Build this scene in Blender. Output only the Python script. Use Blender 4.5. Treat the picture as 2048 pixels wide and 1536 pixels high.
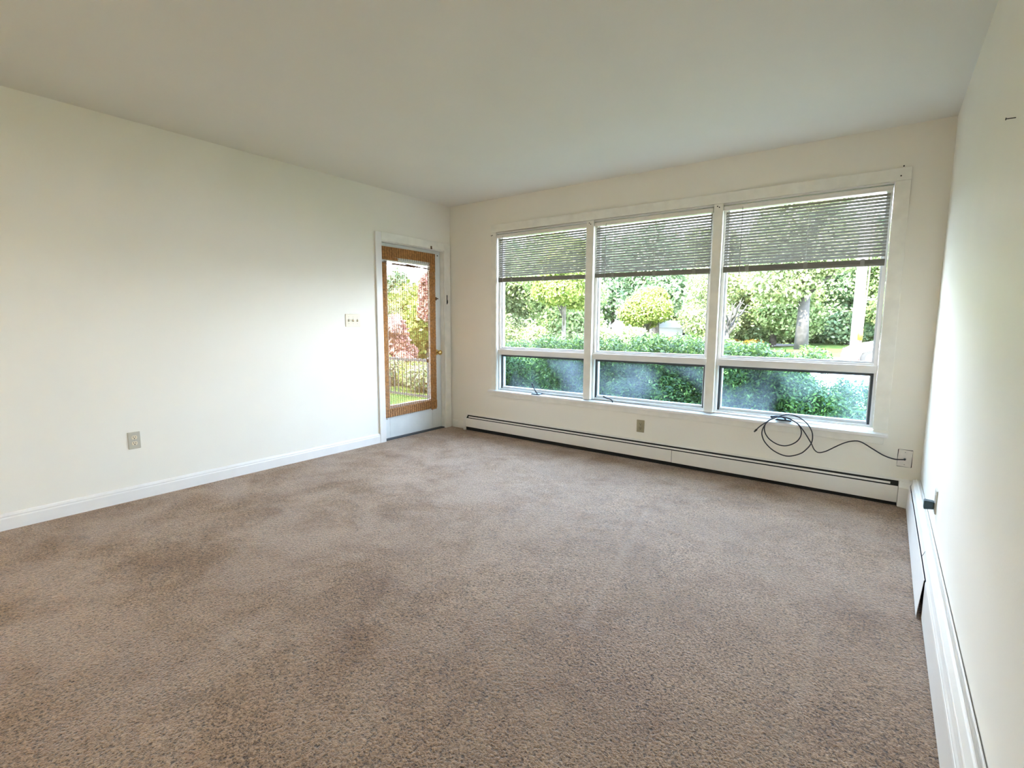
import bpy, bmesh, math, random
import numpy as np
from mathutils import Matrix, Vector

for o in list(bpy.data.objects):
    bpy.data.objects.remove(o)
SC = bpy.context.scene
COL = SC.collection
W, H, YN = 4.202, 2.44, -6.9          # room width, ceiling height, near wall

# ------------------------------------------------------------------ camera
cam_d = bpy.data.cameras.new('camera')
cam = bpy.data.objects.new('camera', cam_d)
COL.objects.link(cam)
cam_d.sensor_width = 36.0
cam_d.lens = 1006.53 / 2048 * 36.0
cam_d.clip_start = 0.02
cam_d.clip_end = 400
_r = Vector((0.80542281, 0.59268143, 0.00477612))
_u = Vector((-0.07479929, 0.09364788, 0.99279159))
_f = Vector((-0.58796187, 0.79997425, -0.11975829))
_m = Matrix.Identity(4)
for i in range(3):
    _m[i][0] = _r[i]; _m[i][1] = _u[i]; _m[i][2] = -_f[i]
_m.translation = Vector((3.93949, -4.18965, 1.17957))
cam.matrix_world = _m
SC.camera = cam

# ------------------------------------------------------------------ view, sky, sun, window portals
SC.view_settings.view_transform = 'Standard'
SC.view_settings.look = 'None'
SC.view_settings.gamma = 1.0
SC.view_settings.use_curve_mapping = False
SC.view_settings.exposure = 4.29

world = bpy.data.worlds.new('sky')
SC.world = world
world.use_nodes = True
wn = world.node_tree.nodes; wl = world.node_tree.links
wn.clear()
wo = wn.new('ShaderNodeOutputWorld'); bg = wn.new('ShaderNodeBackground')
tc = wn.new('ShaderNodeTexCoord'); sx = wn.new('ShaderNodeSeparateXYZ'); rp = wn.new('ShaderNodeValToRGB')
wl.new(tc.outputs['Generated'], sx.inputs[0]); wl.new(sx.outputs['Z'], rp.inputs[0])
rp.color_ramp.elements[0].position = 0.0; rp.color_ramp.elements[0].color = (0.80, 0.885, 1.02, 1)
rp.color_ramp.elements[1].position = 0.7; rp.color_ramp.elements[1].color = (0.58, 0.74, 1.05, 1)
wl.new(rp.outputs[0], bg.inputs['Color']); bg.inputs['Strength'].default_value = 1.3
wl.new(bg.outputs[0], wo.inputs[0])

sun_d = bpy.data.lights.new('sun', 'SUN')
sun_d.energy = 2.8; sun_d.angle = math.radians(0.6); sun_d.color = (1.0, 0.93, 0.78)
sun = bpy.data.objects.new('sun', sun_d); COL.objects.link(sun)
sun.rotation_euler = Vector((0.02, -0.75, 0.95)).to_track_quat('Z', 'Y').to_euler()

def portal(name, loc, direction, sx_, sy_):
    d = bpy.data.lights.new(name, 'AREA'); d.shape = 'RECTANGLE'; d.size = sx_; d.size_y = sy_
    d.cycles.is_portal = True
    o = bpy.data.objects.new(name, d); COL.objects.link(o); o.location = loc
    o.rotation_euler = Vector(direction).to_track_quat('-Z', 'Z').to_euler()
portal('window_portal', (2.29, 0.17, 1.28), (0, -1, 0), 3.3, 1.7)
portal('door_portal', (-0.17, -0.54, 1.0), (1, 0, 0), 0.9, 2.0)
portal('added_window_portal', (W + 0.17, -5.55, 1.55), (-1, 0, 0), 1.05, 1.15)

# ------------------------------------------------------------------ materials
MATS = {}
def new_mat(name):
    m = bpy.data.materials.new(name); m.use_nodes = True
    m.node_tree.nodes.clear(); MATS[name] = m
    return m, m.node_tree.nodes, m.node_tree.links
def simple(name, col, rough=0.5, metal=0.0, spec=0.5, bump=0.0, scale=60, var=0.0, vscale=4, sheen=0.0, coat=0.0):
    m, n, l = new_mat(name)
    out = n.new('ShaderNodeOutputMaterial'); b = n.new('ShaderNodeBsdfPrincipled')
    l.new(b.outputs[0], out.inputs[0])
    b.inputs['Base Color'].default_value = (*col, 1); b.inputs['Roughness'].default_value = rough
    b.inputs['Metallic'].default_value = metal; b.inputs['Specular IOR Level'].default_value = spec
    b.inputs['Sheen Weight'].default_value = sheen; b.inputs['Coat Weight'].default_value = coat
    g = n.new('ShaderNodeNewGeometry')
    if bump:
        t = n.new('ShaderNodeTexNoise'); t.inputs['Scale'].default_value = scale; t.inputs['Detail'].default_value = 4
        bp = n.new('ShaderNodeBump'); bp.inputs['Strength'].default_value = bump; bp.inputs['Distance'].default_value = 0.002
        l.new(g.outputs['Position'], t.inputs['Vector']); l.new(t.outputs[0], bp.inputs['Height']); l.new(bp.outputs[0], b.inputs['Normal'])
    if var:
        t = n.new('ShaderNodeTexNoise'); t.inputs['Scale'].default_value = vscale; t.inputs['Detail'].default_value = 5
        l.new(g.outputs['Position'], t.inputs['Vector'])
        r = n.new('ShaderNodeValToRGB'); r.color_ramp.elements[0].position = .35; r.color_ramp.elements[1].position = .65
        r.color_ramp.elements[0].color = tuple(c * (1 - var) for c in col) + (1,)
        r.color_ramp.elements[1].color = tuple(min(1, c * (1 + var * .6)) for c in col) + (1,)
        l.new(t.outputs[0], r.inputs[0]); l.new(r.outputs[0], b.inputs['Base Color'])
    return m

simple('wall_paint', (.90, .855, .755), .55, bump=.12, scale=90, var=.012, vscale=2.5)
simple('ceiling_paint', (.86, .83, .745), .8, bump=.1, scale=70, var=.012, vscale=2)
simple('trim_paint', (.87, .84, .80), .32, bump=.06, scale=25, var=.02, vscale=9)
simple('old_trim_paint', (.89, .855, .765), .38, bump=.12, scale=30, var=.05, vscale=12)
simple('door_paint', (.80, .81, .78), .4, bump=.08, scale=20, var=.05, vscale=7)
simple('heater_paint', (.86, .82, .76), .35, var=.02, vscale=8)
simple('painted_shade', (.012, .011, .010), .8)  # near-black colour standing in for the shade inside the heaters
simple('aluminium', (.70, .72, .74), .42, metal=.25, var=.04, vscale=30)
simple('gasket', (.06, .065, .07), .6)
simple('blind_slat', (.33, .32, .29), .5)
simple('blind_rail', (.24, .23, .20), .5)
simple('cord', (.75, .73, .68), .8)
simple('wand', (.35, .33, .32), .25)
simple('black_metal', (.014, .015, .02), .35)
simple('black_rubber', (.008, .009, .014), .4)
simple('teal_plastic', (.03, .06, .075), .45)
simple('ivory', (.78, .68, .50), .35)
simple('beige', (.55, .51, .42), .4)
simple('tan', (.36, .31, .19), .45)
simple('plate_paint', (.86, .80, .73), .45, var=.03, vscale=40)
simple('slot', (.015, .012, .008), .7)
simple('screw', (.45, .42, .36), .35, metal=.7)
simple('brass', (.80, .58, .22), .22, metal=1)
simple('bronze', (.13, .07, .04), .4, metal=.5)
simple('bamboo', (.46, .215, .065), .5, var=.35, vscale=45)
simple('bamboo_dark', (.16, .06, .025), .7)
simple('bark', (.10, .085, .07), .9, bump=1, scale=12, var=.45, vscale=5)
simple('pale_bark', (.055, .050, .048), .9, bump=1, scale=12, var=.3, vscale=5)
simple('pole_wood', (.30, .27, .24), .85, bump=.4, scale=20, var=.15, vscale=3)
simple('orange_plastic', (.65, .30, .01), .5)
simple('pink_pipe', (.42, .25, .20), .5)
simple('car_paint', (.50, .51, .53), .22, coat=.5)
simple('car_glass', (.02, .025, .03), .08)
simple('tyre', (.02, .02, .02), .8)
simple('chrome', (.6, .6, .62), .2, metal=1)
simple('iron', (.02, .02, .022), .5)
simple('concrete', (.24, .225, .225), .9, bump=.5, scale=15, var=.12, vscale=1.2)
simple('asphalt', (.20, .19, .19), .9, var=.1, vscale=1)
simple('siding', (.48, .48, .48), .6, bump=.2, scale=3)
simple('roof_shingle', (.10, .09, .085), .9, var=.2, vscale=3)
simple('brick', (.25, .12, .08), .9, var=.2, vscale=8)

def grass_mat():
    m, n, l = new_mat('lawn')
    out = n.new('ShaderNodeOutputMaterial'); b = n.new('ShaderNodeBsdfPrincipled'); l.new(b.outputs[0], out.inputs[0])
    g = n.new('ShaderNodeNewGeometry'); t = n.new('ShaderNodeTexNoise'); t.inputs['Scale'].default_value = .8; t.inputs['Detail'].default_value = 10
    r = n.new('ShaderNodeValToRGB'); l.new(g.outputs['Position'], t.inputs['Vector']); l.new(t.outputs[0], r.inputs[0]); l.new(r.outputs[0], b.inputs['Base Color'])
    r.color_ramp.elements[0].position = .3; r.color_ramp.elements[0].color = (.035, .075, .014, 1)
    r.color_ramp.elements[1].position = .7; r.color_ramp.elements[1].color = (.10, .13, .03, 1)
    b.inputs['Roughness'].default_value = .95; b.inputs['Specular IOR Level'].default_value = .1
    t2 = n.new('ShaderNodeTexNoise'); t2.inputs['Scale'].default_value = 30; t2.inputs['Detail'].default_value = 6
    bp = n.new('ShaderNodeBump'); bp.inputs['Distance'].default_value = .05; l.new(g.outputs['Position'], t2.inputs['Vector']); l.new(t2.outputs[0], bp.inputs['Height']); l.new(bp.outputs[0], b.inputs['Normal'])
grass_mat()

def leaf_mat(name, cols, trans=.35):
    m, n, l = new_mat(name)
    out = n.new('ShaderNodeOutputMaterial'); mix = n.new('ShaderNodeMixShader')
    d = n.new('ShaderNodeBsdfPrincipled'); t = n.new('ShaderNodeBsdfTranslucent'); g = n.new('ShaderNodeNewGeometry')
    r = n.new('ShaderNodeValToRGB'); l.new(g.outputs['Random Per Island'], r.inputs[0])
    e = r.color_ramp.elements
    while len(e) < len(cols): e.new(.5)
    for i, c in enumerate(cols):
        e[i].position = i / (len(cols) - 1); e[i].color = (*c, 1)
    l.new(r.outputs[0], d.inputs['Base Color']); l.new(r.outputs[0], t.inputs['Color'])
    d.inputs['Roughness'].default_value = .55; d.inputs['Specular IOR Level'].default_value = .35
    mix.inputs[0].default_value = trans
    l.new(d.outputs[0], mix.inputs[1]); l.new(t.outputs[0], mix.inputs[2]); l.new(mix.outputs[0], out.inputs[0])
leaf_mat('leaf_green', [(.09, .15, .05), (.24, .32, .12), (.42, .46, .24)])
leaf_mat('leaf_deep', [(.07, .13, .065), (.19, .28, .15), (.34, .42, .25)])
leaf_mat('leaf_yellow', [(.10, .15, .03), (.22, .28, .06), (.38, .40, .13)])
leaf_mat('leaf_pale', [(.11, .16, .06), (.27, .32, .15), (.42, .44, .25)])
leaf_mat('leaf_yew', [(.022, .055, .025), (.07, .13, .04), (.16, .27, .05)], .25)
leaf_mat('leaf_red', [(.16, .06, .06), (.40, .21, .18), (.52, .36, .28)])
leaf_mat('leaf_orange', [(.28, .10, .02), (.40, .22, .03), (.20, .18, .05)])

def glass_mat(name, tint, gloss=.05, haze=0.0):
    m, n, l = new_mat(name)
    out = n.new('ShaderNodeOutputMaterial'); t = n.new('ShaderNodeBsdfTransparent'); gl = n.new('ShaderNodeBsdfGlossy')
    lw = n.new('ShaderNodeLayerWeight'); lw.inputs[0].default_value = .12
    fr = n.new('ShaderNodeMath'); fr.operation = 'MULTIPLY_ADD'; fr.inputs[1].default_value = .35; fr.inputs[2].default_value = .02
    l.new(lw.outputs['Facing'], fr.inputs[0])
    t.inputs[0].default_value = (*tint, 1); gl.inputs['Roughness'].default_value = .02
    mx = n.new('ShaderNodeMixShader'); l.new(fr.outputs[0], mx.inputs[0]); l.new(t.outputs[0], mx.inputs[1]); l.new(gl.outputs[0], mx.inputs[2])
    last = mx
    if haze:
        d = n.new('ShaderNodeBsdfTranslucent'); d.inputs[0].default_value = (.75, .85, 1.0, 1)
        g = n.new('ShaderNodeNewGeometry'); nz = n.new('ShaderNodeTexNoise'); nz.inputs['Scale'].default_value = 2.2; nz.inputs['Detail'].default_value = 2
        l.new(g.outputs['Position'], nz.inputs['Vector'])
        mr = n.new('ShaderNodeMapRange'); mr.inputs[1].default_value = .42; mr.inputs[2].default_value = .75; mr.inputs[4].default_value = haze
        l.new(nz.outputs[0], mr.inputs[0]); m2 = n.new('ShaderNodeMixShader'); l.new(mr.outputs[0], m2.inputs[0])
        l.new(mx.outputs[0], m2.inputs[1]); l.new(d.outputs[0], m2.inputs[2]); last = m2
    l.new(last.outputs[0], out.inputs[0])
glass_mat('window_glass', (.97, .985, .975))
glass_mat('dusty_glass', (.70, .82, .86), haze=.045)

PILE_LIGHT, PILE_DARK = (.50, .38, .28), (.05, .028, .015)
CARPET_MARKS = [(2.79, -1.16, 3.06, -2.5, .030, PILE_LIGHT, .24), (2.79, -.67, 2.82, -1.25, .026, PILE_LIGHT, .22), (3.82, -1.94, 3.80, -2.68, .032, PILE_LIGHT, .2),
                (3.81, -.79, 3.83, -1.43, .026, PILE_LIGHT, .18), (3.79, -1.04, 3.96, -1.06, .009, PILE_DARK, .6), (3.83, -1.73, 4.02, -1.77, .014, PILE_DARK, .45),
                (.44, -3.46, .50, -3.44, .016, PILE_DARK, .8), (1.12, -3.37, 1.13, -3.37, .012, PILE_DARK, .8), (.81, -2.31, .83, -2.30, .013, PILE_DARK, .75),
                (.87, -2.11, .88, -2.10, .010, PILE_DARK, .6), (2.21, -3.64, 2.26, -3.62, .05, PILE_DARK, .3)]
def carpet_mat():
    m, n, l = new_mat('carpet')
    out = n.new('ShaderNodeOutputMaterial'); b = n.new('ShaderNodeBsdfPrincipled'); l.new(b.outputs[0], out.inputs[0])
    g = n.new('ShaderNodeNewGeometry')
    def noise(scale, detail=3, rough=.5, vec=None, dist=0):
        t = n.new('ShaderNodeTexNoise'); t.inputs['Scale'].default_value = scale; t.inputs['Detail'].default_value = detail
        t.inputs['Roughness'].default_value = rough; t.inputs['Distortion'].default_value = dist
        l.new(vec if vec else g.outputs['Position'], t.inputs['Vector']); return t
    fine = noise(120, 3, .62, dist=.8)
    mid = noise(60, 3, .6)
    big = noise(1.5, 4, .6)
    stain = noise(3.7, 5, .62)
    # twist pile speckle
    r1 = n.new('ShaderNodeValToRGB'); l.new(fine.outputs[0], r1.inputs[0])
    e = r1.color_ramp.elements
    e[0].position = .36; e[0].color = (.030, .014, .006, 1)
    e[1].position = .66; e[1].color = (.58, .395, .25, 1)
    x = e.new(.49); x.color = (.315, .190, .104, 1)
    # large mottling
    r2 = n.new('ShaderNodeValToRGB'); l.new(big.outputs[0], r2.inputs[0])
    r2.color_ramp.elements[0].position = .35; r2.color_ramp.elements[0].color = (.84, .76, .67, 1)
    r2.color_ramp.elements[1].position = .65; r2.color_ramp.elements[1].color = (1.06, 1.05, 1.05, 1)
    r3 = n.new('ShaderNodeValToRGB'); l.new(stain.outputs[0], r3.inputs[0])
    r3.color_ramp.elements[0].position = .36; r3.color_ramp.elements[0].color = (.84, .78, .74, 1)
    r3.color_ramp.elements[1].position = .50; r3.color_ramp.elements[1].color = (1, 1, 1, 1)
    m1 = n.new('ShaderNodeMix'); m1.data_type = 'RGBA'; m1.blend_type = 'MULTIPLY'; m1.inputs[0].default_value = 1
    l.new(r1.outputs[0], m1.inputs[6]); l.new(r2.outputs[0], m1.inputs[7])
    m2 = n.new('ShaderNodeMix'); m2.data_type = 'RGBA'; m2.blend_type = 'MULTIPLY'; m2.inputs[0].default_value = 1
    l.new(m1.outputs[2], m2.inputs[6]); l.new(r3.outputs[0], m2.inputs[7])
    # vacuum tracks, dents and small spots in the pile, each at its own place on the floor
    sp = n.new('ShaderNodeSeparateXYZ'); l.new(g.outputs['Position'], sp.inputs[0])
    xy = n.new('ShaderNodeCombineXYZ'); l.new(sp.outputs[0], xy.inputs[0]); l.new(sp.outputs[1], xy.inputs[1])
    wob = noise(9, 2, .5)
    cur = m2.outputs[2]
    def mth(op, a, b_=None):
        q = n.new('ShaderNodeMath'); q.operation = op
        for i_, v_ in enumerate((a, b_)):
            if v_ is None: continue
            if isinstance(v_, (int, float)): q.inputs[i_].default_value = v_
            else: l.new(v_, q.inputs[i_])
        return q.outputs[0]
    def vm(op, a, b_):
        q = n.new('ShaderNodeVectorMath'); q.operation = op
        for i_, v_ in enumerate((a, b_)):
            if isinstance(v_, tuple): q.inputs[i_].default_value = v_
            else: l.new(v_, q.inputs[i_])
        return q
    for (ax, ay, bx, by, wd, tint, k_) in CARPET_MARKS:
        L = math.hypot(bx - ax, by - ay); dx, dy = ((bx - ax) / L, (by - ay) / L) if L > 1e-6 else (1, 0)
        rel = vm('SUBTRACT', xy.outputs[0], (ax, ay, 0)).outputs[0]
        t_ = mth('MINIMUM', mth('MAXIMUM', vm('DOT_PRODUCT', rel, (dx, dy, 0)).outputs['Value'], 0.0), L)
        near = n.new('ShaderNodeCombineXYZ'); l.new(mth('MULTIPLY', t_, dx), near.inputs[0]); l.new(mth('MULTIPLY', t_, dy), near.inputs[1])
        d_ = vm('DISTANCE', rel, near.outputs[0]).outputs['Value']
        d_ = mth('ADD', d_, mth('MULTIPLY', mth('SUBTRACT', wob.outputs[0], .5), wd * 2.6))
        mr = n.new('ShaderNodeMapRange'); mr.inputs[1].default_value = wd; mr.inputs[2].default_value = -wd * .2; mr.inputs[3].default_value = 0; mr.inputs[4].default_value = k_
        l.new(d_, mr.inputs[0])
        mx = n.new('ShaderNodeMix'); mx.data_type = 'RGBA'; l.new(mr.outputs[0], mx.inputs[0]); l.new(cur, mx.inputs[6]); mx.inputs[7].default_value = (*tint, 1)
        cur = mx.outputs[2]
    l.new(cur, b.inputs['Base Color'])
    b.inputs['Roughness'].default_value = .6; b.inputs['Specular IOR Level'].default_value = .4
    nap = n.new('ShaderNodeMapRange'); nap.inputs[1].default_value = .38; nap.inputs[2].default_value = .62; nap.inputs[3].default_value = .35; nap.inputs[4].default_value = 1.1
    l.new(noise(2.3, 4, .65, dist=.4).outputs[0], nap.inputs[0]); l.new(nap.outputs[0], b.inputs['Sheen Weight']); b.inputs['Sheen Roughness'].default_value = .35
    b.inputs['Sheen Tint'].default_value = (1, .85, .74, 1)
    ad = n.new('ShaderNodeMath'); ad.operation = 'MULTIPLY_ADD'; ad.inputs[1].default_value = .6
    l.new(mid.outputs[0], ad.inputs[0]); l.new(fine.outputs[0], ad.inputs[2])
    bp = n.new('ShaderNodeBump'); bp.inputs['Strength'].default_value = 1.0; bp.inputs['Distance'].default_value = .012
    l.new(ad.outputs[0], bp.inputs['Height']); l.new(bp.outputs[0], b.inputs['Normal'])
carpet_mat()

# ------------------------------------------------------------------ mesh helpers
class MB:
    def __init__(s): s.v = []; s.f = []
    def add(s, vs, fs):
        k = len(s.v); s.v += [tuple(map(float, p)) for p in vs]; s.f += [tuple(k + i for i in f) for f in fs]; return s
    def box(s, x0, x1, y0, y1, z0, z1, warp=None):
        vs = [(x, y, z) for z in (z0, z1) for y in (y0, y1) for x in (x0, x1)]
        if warp: vs = [warp(*p) for p in vs]
        return s.add(vs, [(0, 2, 3, 1), (4, 5, 7, 6), (0, 1, 5, 4), (2, 6, 7, 3), (0, 4, 6, 2), (1, 3, 7, 5)])
    def hexa(s, p):       # 8 points: bottom ring 0-3, top ring 4-7
        return s.add(p, [(3, 2, 1, 0), (4, 5, 6, 7), (0, 1, 5, 4), (1, 2, 6, 5), (2, 3, 7, 6), (3, 0, 4, 7)])
    def prism(s, prof, a0, a1, axis='x', closed=True):   # profile of (y,z) or (x,z) pairs swept along axis
        n = len(prof); vs = []
        for a in (a0, a1):
            for p, q in prof:
                vs.append((a, p, q) if axis == 'x' else (p, a, q) if axis == 'y' else (p, q, a))
        fs = [(i, (i + 1) % n, n + (i + 1) % n, n + i) for i in range(n if closed else n - 1)]
        if closed: fs += [tuple(range(n - 1, -1, -1)), tuple(range(n, 2 * n))]
        return s.add(vs, fs)
    def ribbon(s, prof, t, a0, a1, axis='x'):            # open profile given a thickness t
        up = []; n = len(prof)
        for i, (p, q) in enumerate(prof):
            i0, i1 = max(0, i - 1), min(n - 1, i + 1)
            dx, dz = prof[i1][0] - prof[i0][0], prof[i1][1] - prof[i0][1]
            L = math.hypot(dx, dz) or 1
            up.append((p - dz / L * t, q + dx / L * t))
        return s.prism(list(prof) + up[::-1], a0, a1, axis)
    def tube(s, pts, r, n=8, caps=True):
        pts = [Vector(p) for p in pts]; m = len(pts); rs = r if isinstance(r, (list, tuple)) else [r] * m
        k = len(s.v); prev = None
        for i, p in enumerate(pts):
            d = (pts[min(m - 1, i + 1)] - pts[max(0, i - 1)]).normalized()
            if prev is None:
                a = Vector((0, 0, 1)) if abs(d.z) < .9 else Vector((1, 0, 0)); u = d.cross(a).normalized()
            else:
                u = (prev - d * prev.dot(d)).normalized()
            prev = u; w = d.cross(u)
            for j in range(n):
                t = 2 * math.pi * j / n; q = p + (u * math.cos(t) + w * math.sin(t)) * rs[i]; s.v.append(tuple(q))
        for i in range(m - 1):
            for j in range(n):
                a = k + i * n + j; b = k + i * n + (j + 1) % n; s.f.append((a, b, b + n, a + n))
        if caps:
            s.f.append(tuple(k + j for j in range(n - 1, -1, -1))); s.f.append(tuple(k + (m - 1) * n + j for j in range(n)))
        return s
    def lathe(s, prof, c, axis, n=24):    # prof: (distance along axis, radius)
        ax = Vector(axis).normalized(); a = Vector((0, 0, 1)) if abs(ax.z) < .9 else Vector((1, 0, 0))
        u = ax.cross(a).normalized(); w = ax.cross(u); c = Vector(c); k = len(s.v)
        for d, r in prof:
            for j in range(n):
                t = 2 * math.pi * j / n; s.v.append(tuple(c + ax * d + (u * math.cos(t) + w * math.sin(t)) * r))
        m = len(prof)
        for i in range(m - 1):
            for j in range(n):
                p = k + i * n + j; q = k + i * n + (j + 1) % n; s.f.append((p, q, q + n, p + n))
        s.f.append(tuple(k + j for j in range(n - 1, -1, -1))); s.f.append(tuple(k + (m - 1) * n + j for j in range(n)))
        return s
    def build(s, name, mat, parent=None, smooth=False, bevel=0.0, local=False):
        me = bpy.data.meshes.new(name)
        v = np.array(s.v)
        o = bpy.data.objects.new(name, me)
        if parent is None:
            lo, hi = v.min(0), v.max(0); org = np.array([(lo[0] + hi[0]) / 2, (lo[1] + hi[1]) / 2, lo[2]]); o.location = org
        else:
            o.parent = parent; root = parent
            while root.parent: root = root.parent
            org = np.zeros(3) if local else np.array(root.location)
        me.from_pydata([tuple(p) for p in (v - org)], [], s.f); me.update()
        bm = bmesh.new(); bm.from_mesh(me); bmesh.ops.recalc_face_normals(bm, faces=bm.faces); bm.to_mesh(me); bm.free()
        me.materials.append(MATS[mat])
        if smooth:
            for p in me.polygons: p.use_smooth = True
        COL.objects.link(o)
        if bevel:
            b = o.modifiers.new('bevel', 'BEVEL'); b.width = bevel; b.segments = 2; b.limit_method = 'ANGLE'; b.angle_limit = math.radians(40)
        return o
def thing(name, label=None, cat=None, loc=(0, 0, 0), rz=0, group=None, kind=None):
    o = bpy.data.objects.new(name, None); o.empty_display_size = .1; COL.objects.link(o); o.location = loc; o.rotation_euler = (0, 0, rz)
    return tag(o, label, cat, group, kind)
def tag(o, label=None, cat=None, group=None, kind=None):
    if label: o['label'] = label
    if cat: o['category'] = cat
    if group: o['group'] = group
    if kind: o['kind'] = kind
    return o
def st(o, label=None): return tag(o, label, None, None, 'structure')
def fz(x): return -0.02 * x / 4.2      # the old floor dips a little to the right
def catmull(P, k=6):
    P = [Vector(p) for p in P]; out = []
    for i in range(len(P) - 1):
        a, b, c, d = P[max(0, i - 1)], P[i], P[i + 1], P[min(len(P) - 1, i + 2)]
        for j in range(k):
            t = j / k
            out.append(.5 * ((2 * b) + (c - a) * t + (2 * a - 5 * b + 4 * c - d) * t * t + (3 * b - a - 3 * c + d) * t ** 3))
    out.append(P[-1]); return out

# ------------------------------------------------------------------ room shell
T = .14
WX0, WX1, WZ0, WZ1 = .655, 3.93, .455, 2.10      # window opening
DY0, DY1, DZ = -.968, -.108, 1.958               # door opening
SY0, SY1, SZ0, SZ1 = -6.02, -5.08, 1.02, 2.08     # added side window behind the camera, lights the left wall
fl = MB(); nx, ny = 12, 16
for j in range(ny + 1):
    for i in range(nx + 1):
        x = -.0 + W * i / nx; y = YN + (0 - YN) * j / ny; fl.v.append((x, y, fz(x)))
for j in range(ny):
    for i in range(nx):
        a = j * (nx + 1) + i; fl.f.append((a, a + 1, a + nx + 2, a + nx + 1))
k = len(fl.v)
fl.v += [(0, YN, -.14), (W, YN, -.14), (W, 0, -.14), (0, 0, -.14)]
fl.f += [(k + 3, k + 2, k + 1, k)]
st(fl.build('floor', 'carpet'), 'brown twist pile carpet with light vacuum marks')
st(MB().box(-T, W + T, YN - T, T, H, H + .25).build('ceiling', 'ceiling_paint'))
mb = MB()
mb.box(0, WX0, 0, T, -.25, H).box(WX1, W, 0, T, -.25, H).box(WX0, WX1, 0, T, -.25, WZ0).box(WX0, WX1, 0, T, WZ1, H)
st(mb.build('wall_far', 'wall_paint'))
mb = MB()
mb.box(-T, 0, YN - T, DY0, -.25, H).box(-T, 0, DY1, T, -.25, H)
mb.box(-T, 0, DY0, DY1, DZ, H).box(-T, 0, DY0, DY1, -.25, -.001)
st(mb.build('wall_left', 'wall_paint'))
mb = MB()
mb.box(W, W + T, YN - T, SY0, -.25, H).box(W, W + T, SY1, T, -.25, H).box(W, W + T, SY0, SY1, -.25, SZ0).box(W, W + T, SY0, SY1, SZ1, H)
st(mb.build('wall_right', 'wall_paint'))
st(MB().box(0, W, YN - T, YN, -.25, H).build('wall_near', 'wall_paint'))

# baseboards: ogee top
def bb(y0, y1):
    pr = [(0, -.002), (.014, -.002), (.014, .066), (.011, .074), (.012, .080), (.007, .092), (.0, .096)]
    return MB().prism(pr, y0, y1, 'y')
st(bb(YN, -1.034).build('baseboard_left', 'trim_paint', bevel=.0008))
pr = [(0, -.004), (-.012, -.004), (-.012, .068), (-.008, .078), (0, .084)]
st(MB().prism(pr, .02, .240, 'x').build('baseboard_far', 'old_trim_paint', bevel=.0008))

# ------------------------------------------------------------------ window casing (trim) and three windows
BAYS = [(.664, 1.700), (1.772, 2.806), (2.874, 3.922)]
tr = thing('trim_1', kind='structure', loc=(2.29, 0, .45), label='painted window casing, mullions and sill')
b = MB()
b.hexa([(.590, -.016, 2.104), (4.007, -.016, 2.099), (4.007, 0, 2.099), (.590, 0, 2.104), (.590, -.016, 2.182), (4.007, -.016, 2.178), (4.007, 0, 2.178), (.590, 0, 2.182)])
b.build('head_casing', 'old_trim_paint', tr, bevel=.002)
MB().box(.590, .658, -.012, 0, .475, 2.104).build('side_casing', 'old_trim_paint', tr, bevel=.002)
MB().box(3.926, 4.007, -.012, 0, .475, 2.099).build('side_casing', 'old_trim_paint', tr, bevel=.002)
for xa, xb in ((1.700, 1.772), (2.806, 2.874)):
    MB().box(xa, xb, -.016, .135, .475, 2.100).build('mullion', 'old_trim_paint', tr, bevel=.002)
MB().box(.648, .664, -.006, .135, .475, 2.10).build('jamb', 'trim_paint', tr, bevel=.001)
MB().box(3.922, 3.938, -.006, .135, .475, 2.10).build('jamb', 'trim_paint', tr, bevel=.001)
MB().box(.664, 3.922, .0, .135, 2.088, 2.104).build('head_jamb', 'trim_paint', tr)
b = MB().hexa([(.570, -.050, .452), (4.012, -.050, .428), (4.012, .11, .428), (.570, .11, .452), (.570, -.050, .474), (4.012, -.050, .450), (4.012, .11, .462), (.570, .11, .480)])
b.build('stool', 'trim_paint', tr, bevel=.004)
b = MB().hexa([(.578, -.018, .410), (3.990, -.018, .376), (3.990, 0, .376), (.578, 0, .410), (.578, -.018, .452), (3.990, -.018, .429), (3.990, 0, .429), (.578, 0, .452)])
b.build('apron', 'old_trim_paint', tr, bevel=.003)
for x, z in ((.598, 2.075), (.612, 2.078), (1.728, 2.079), (1.742, 2.068), (2.832, 2.082), (2.846, 2.074), (3.952, 2.128), (3.962, 2.186)):
    MB().lathe([(0, .0045), (.003, .0045)], (x, -.0155 if z < 2.1 else -.0165, z), (0, -1, 0), 8).build('screw_hole', 'slot', tr)

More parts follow.
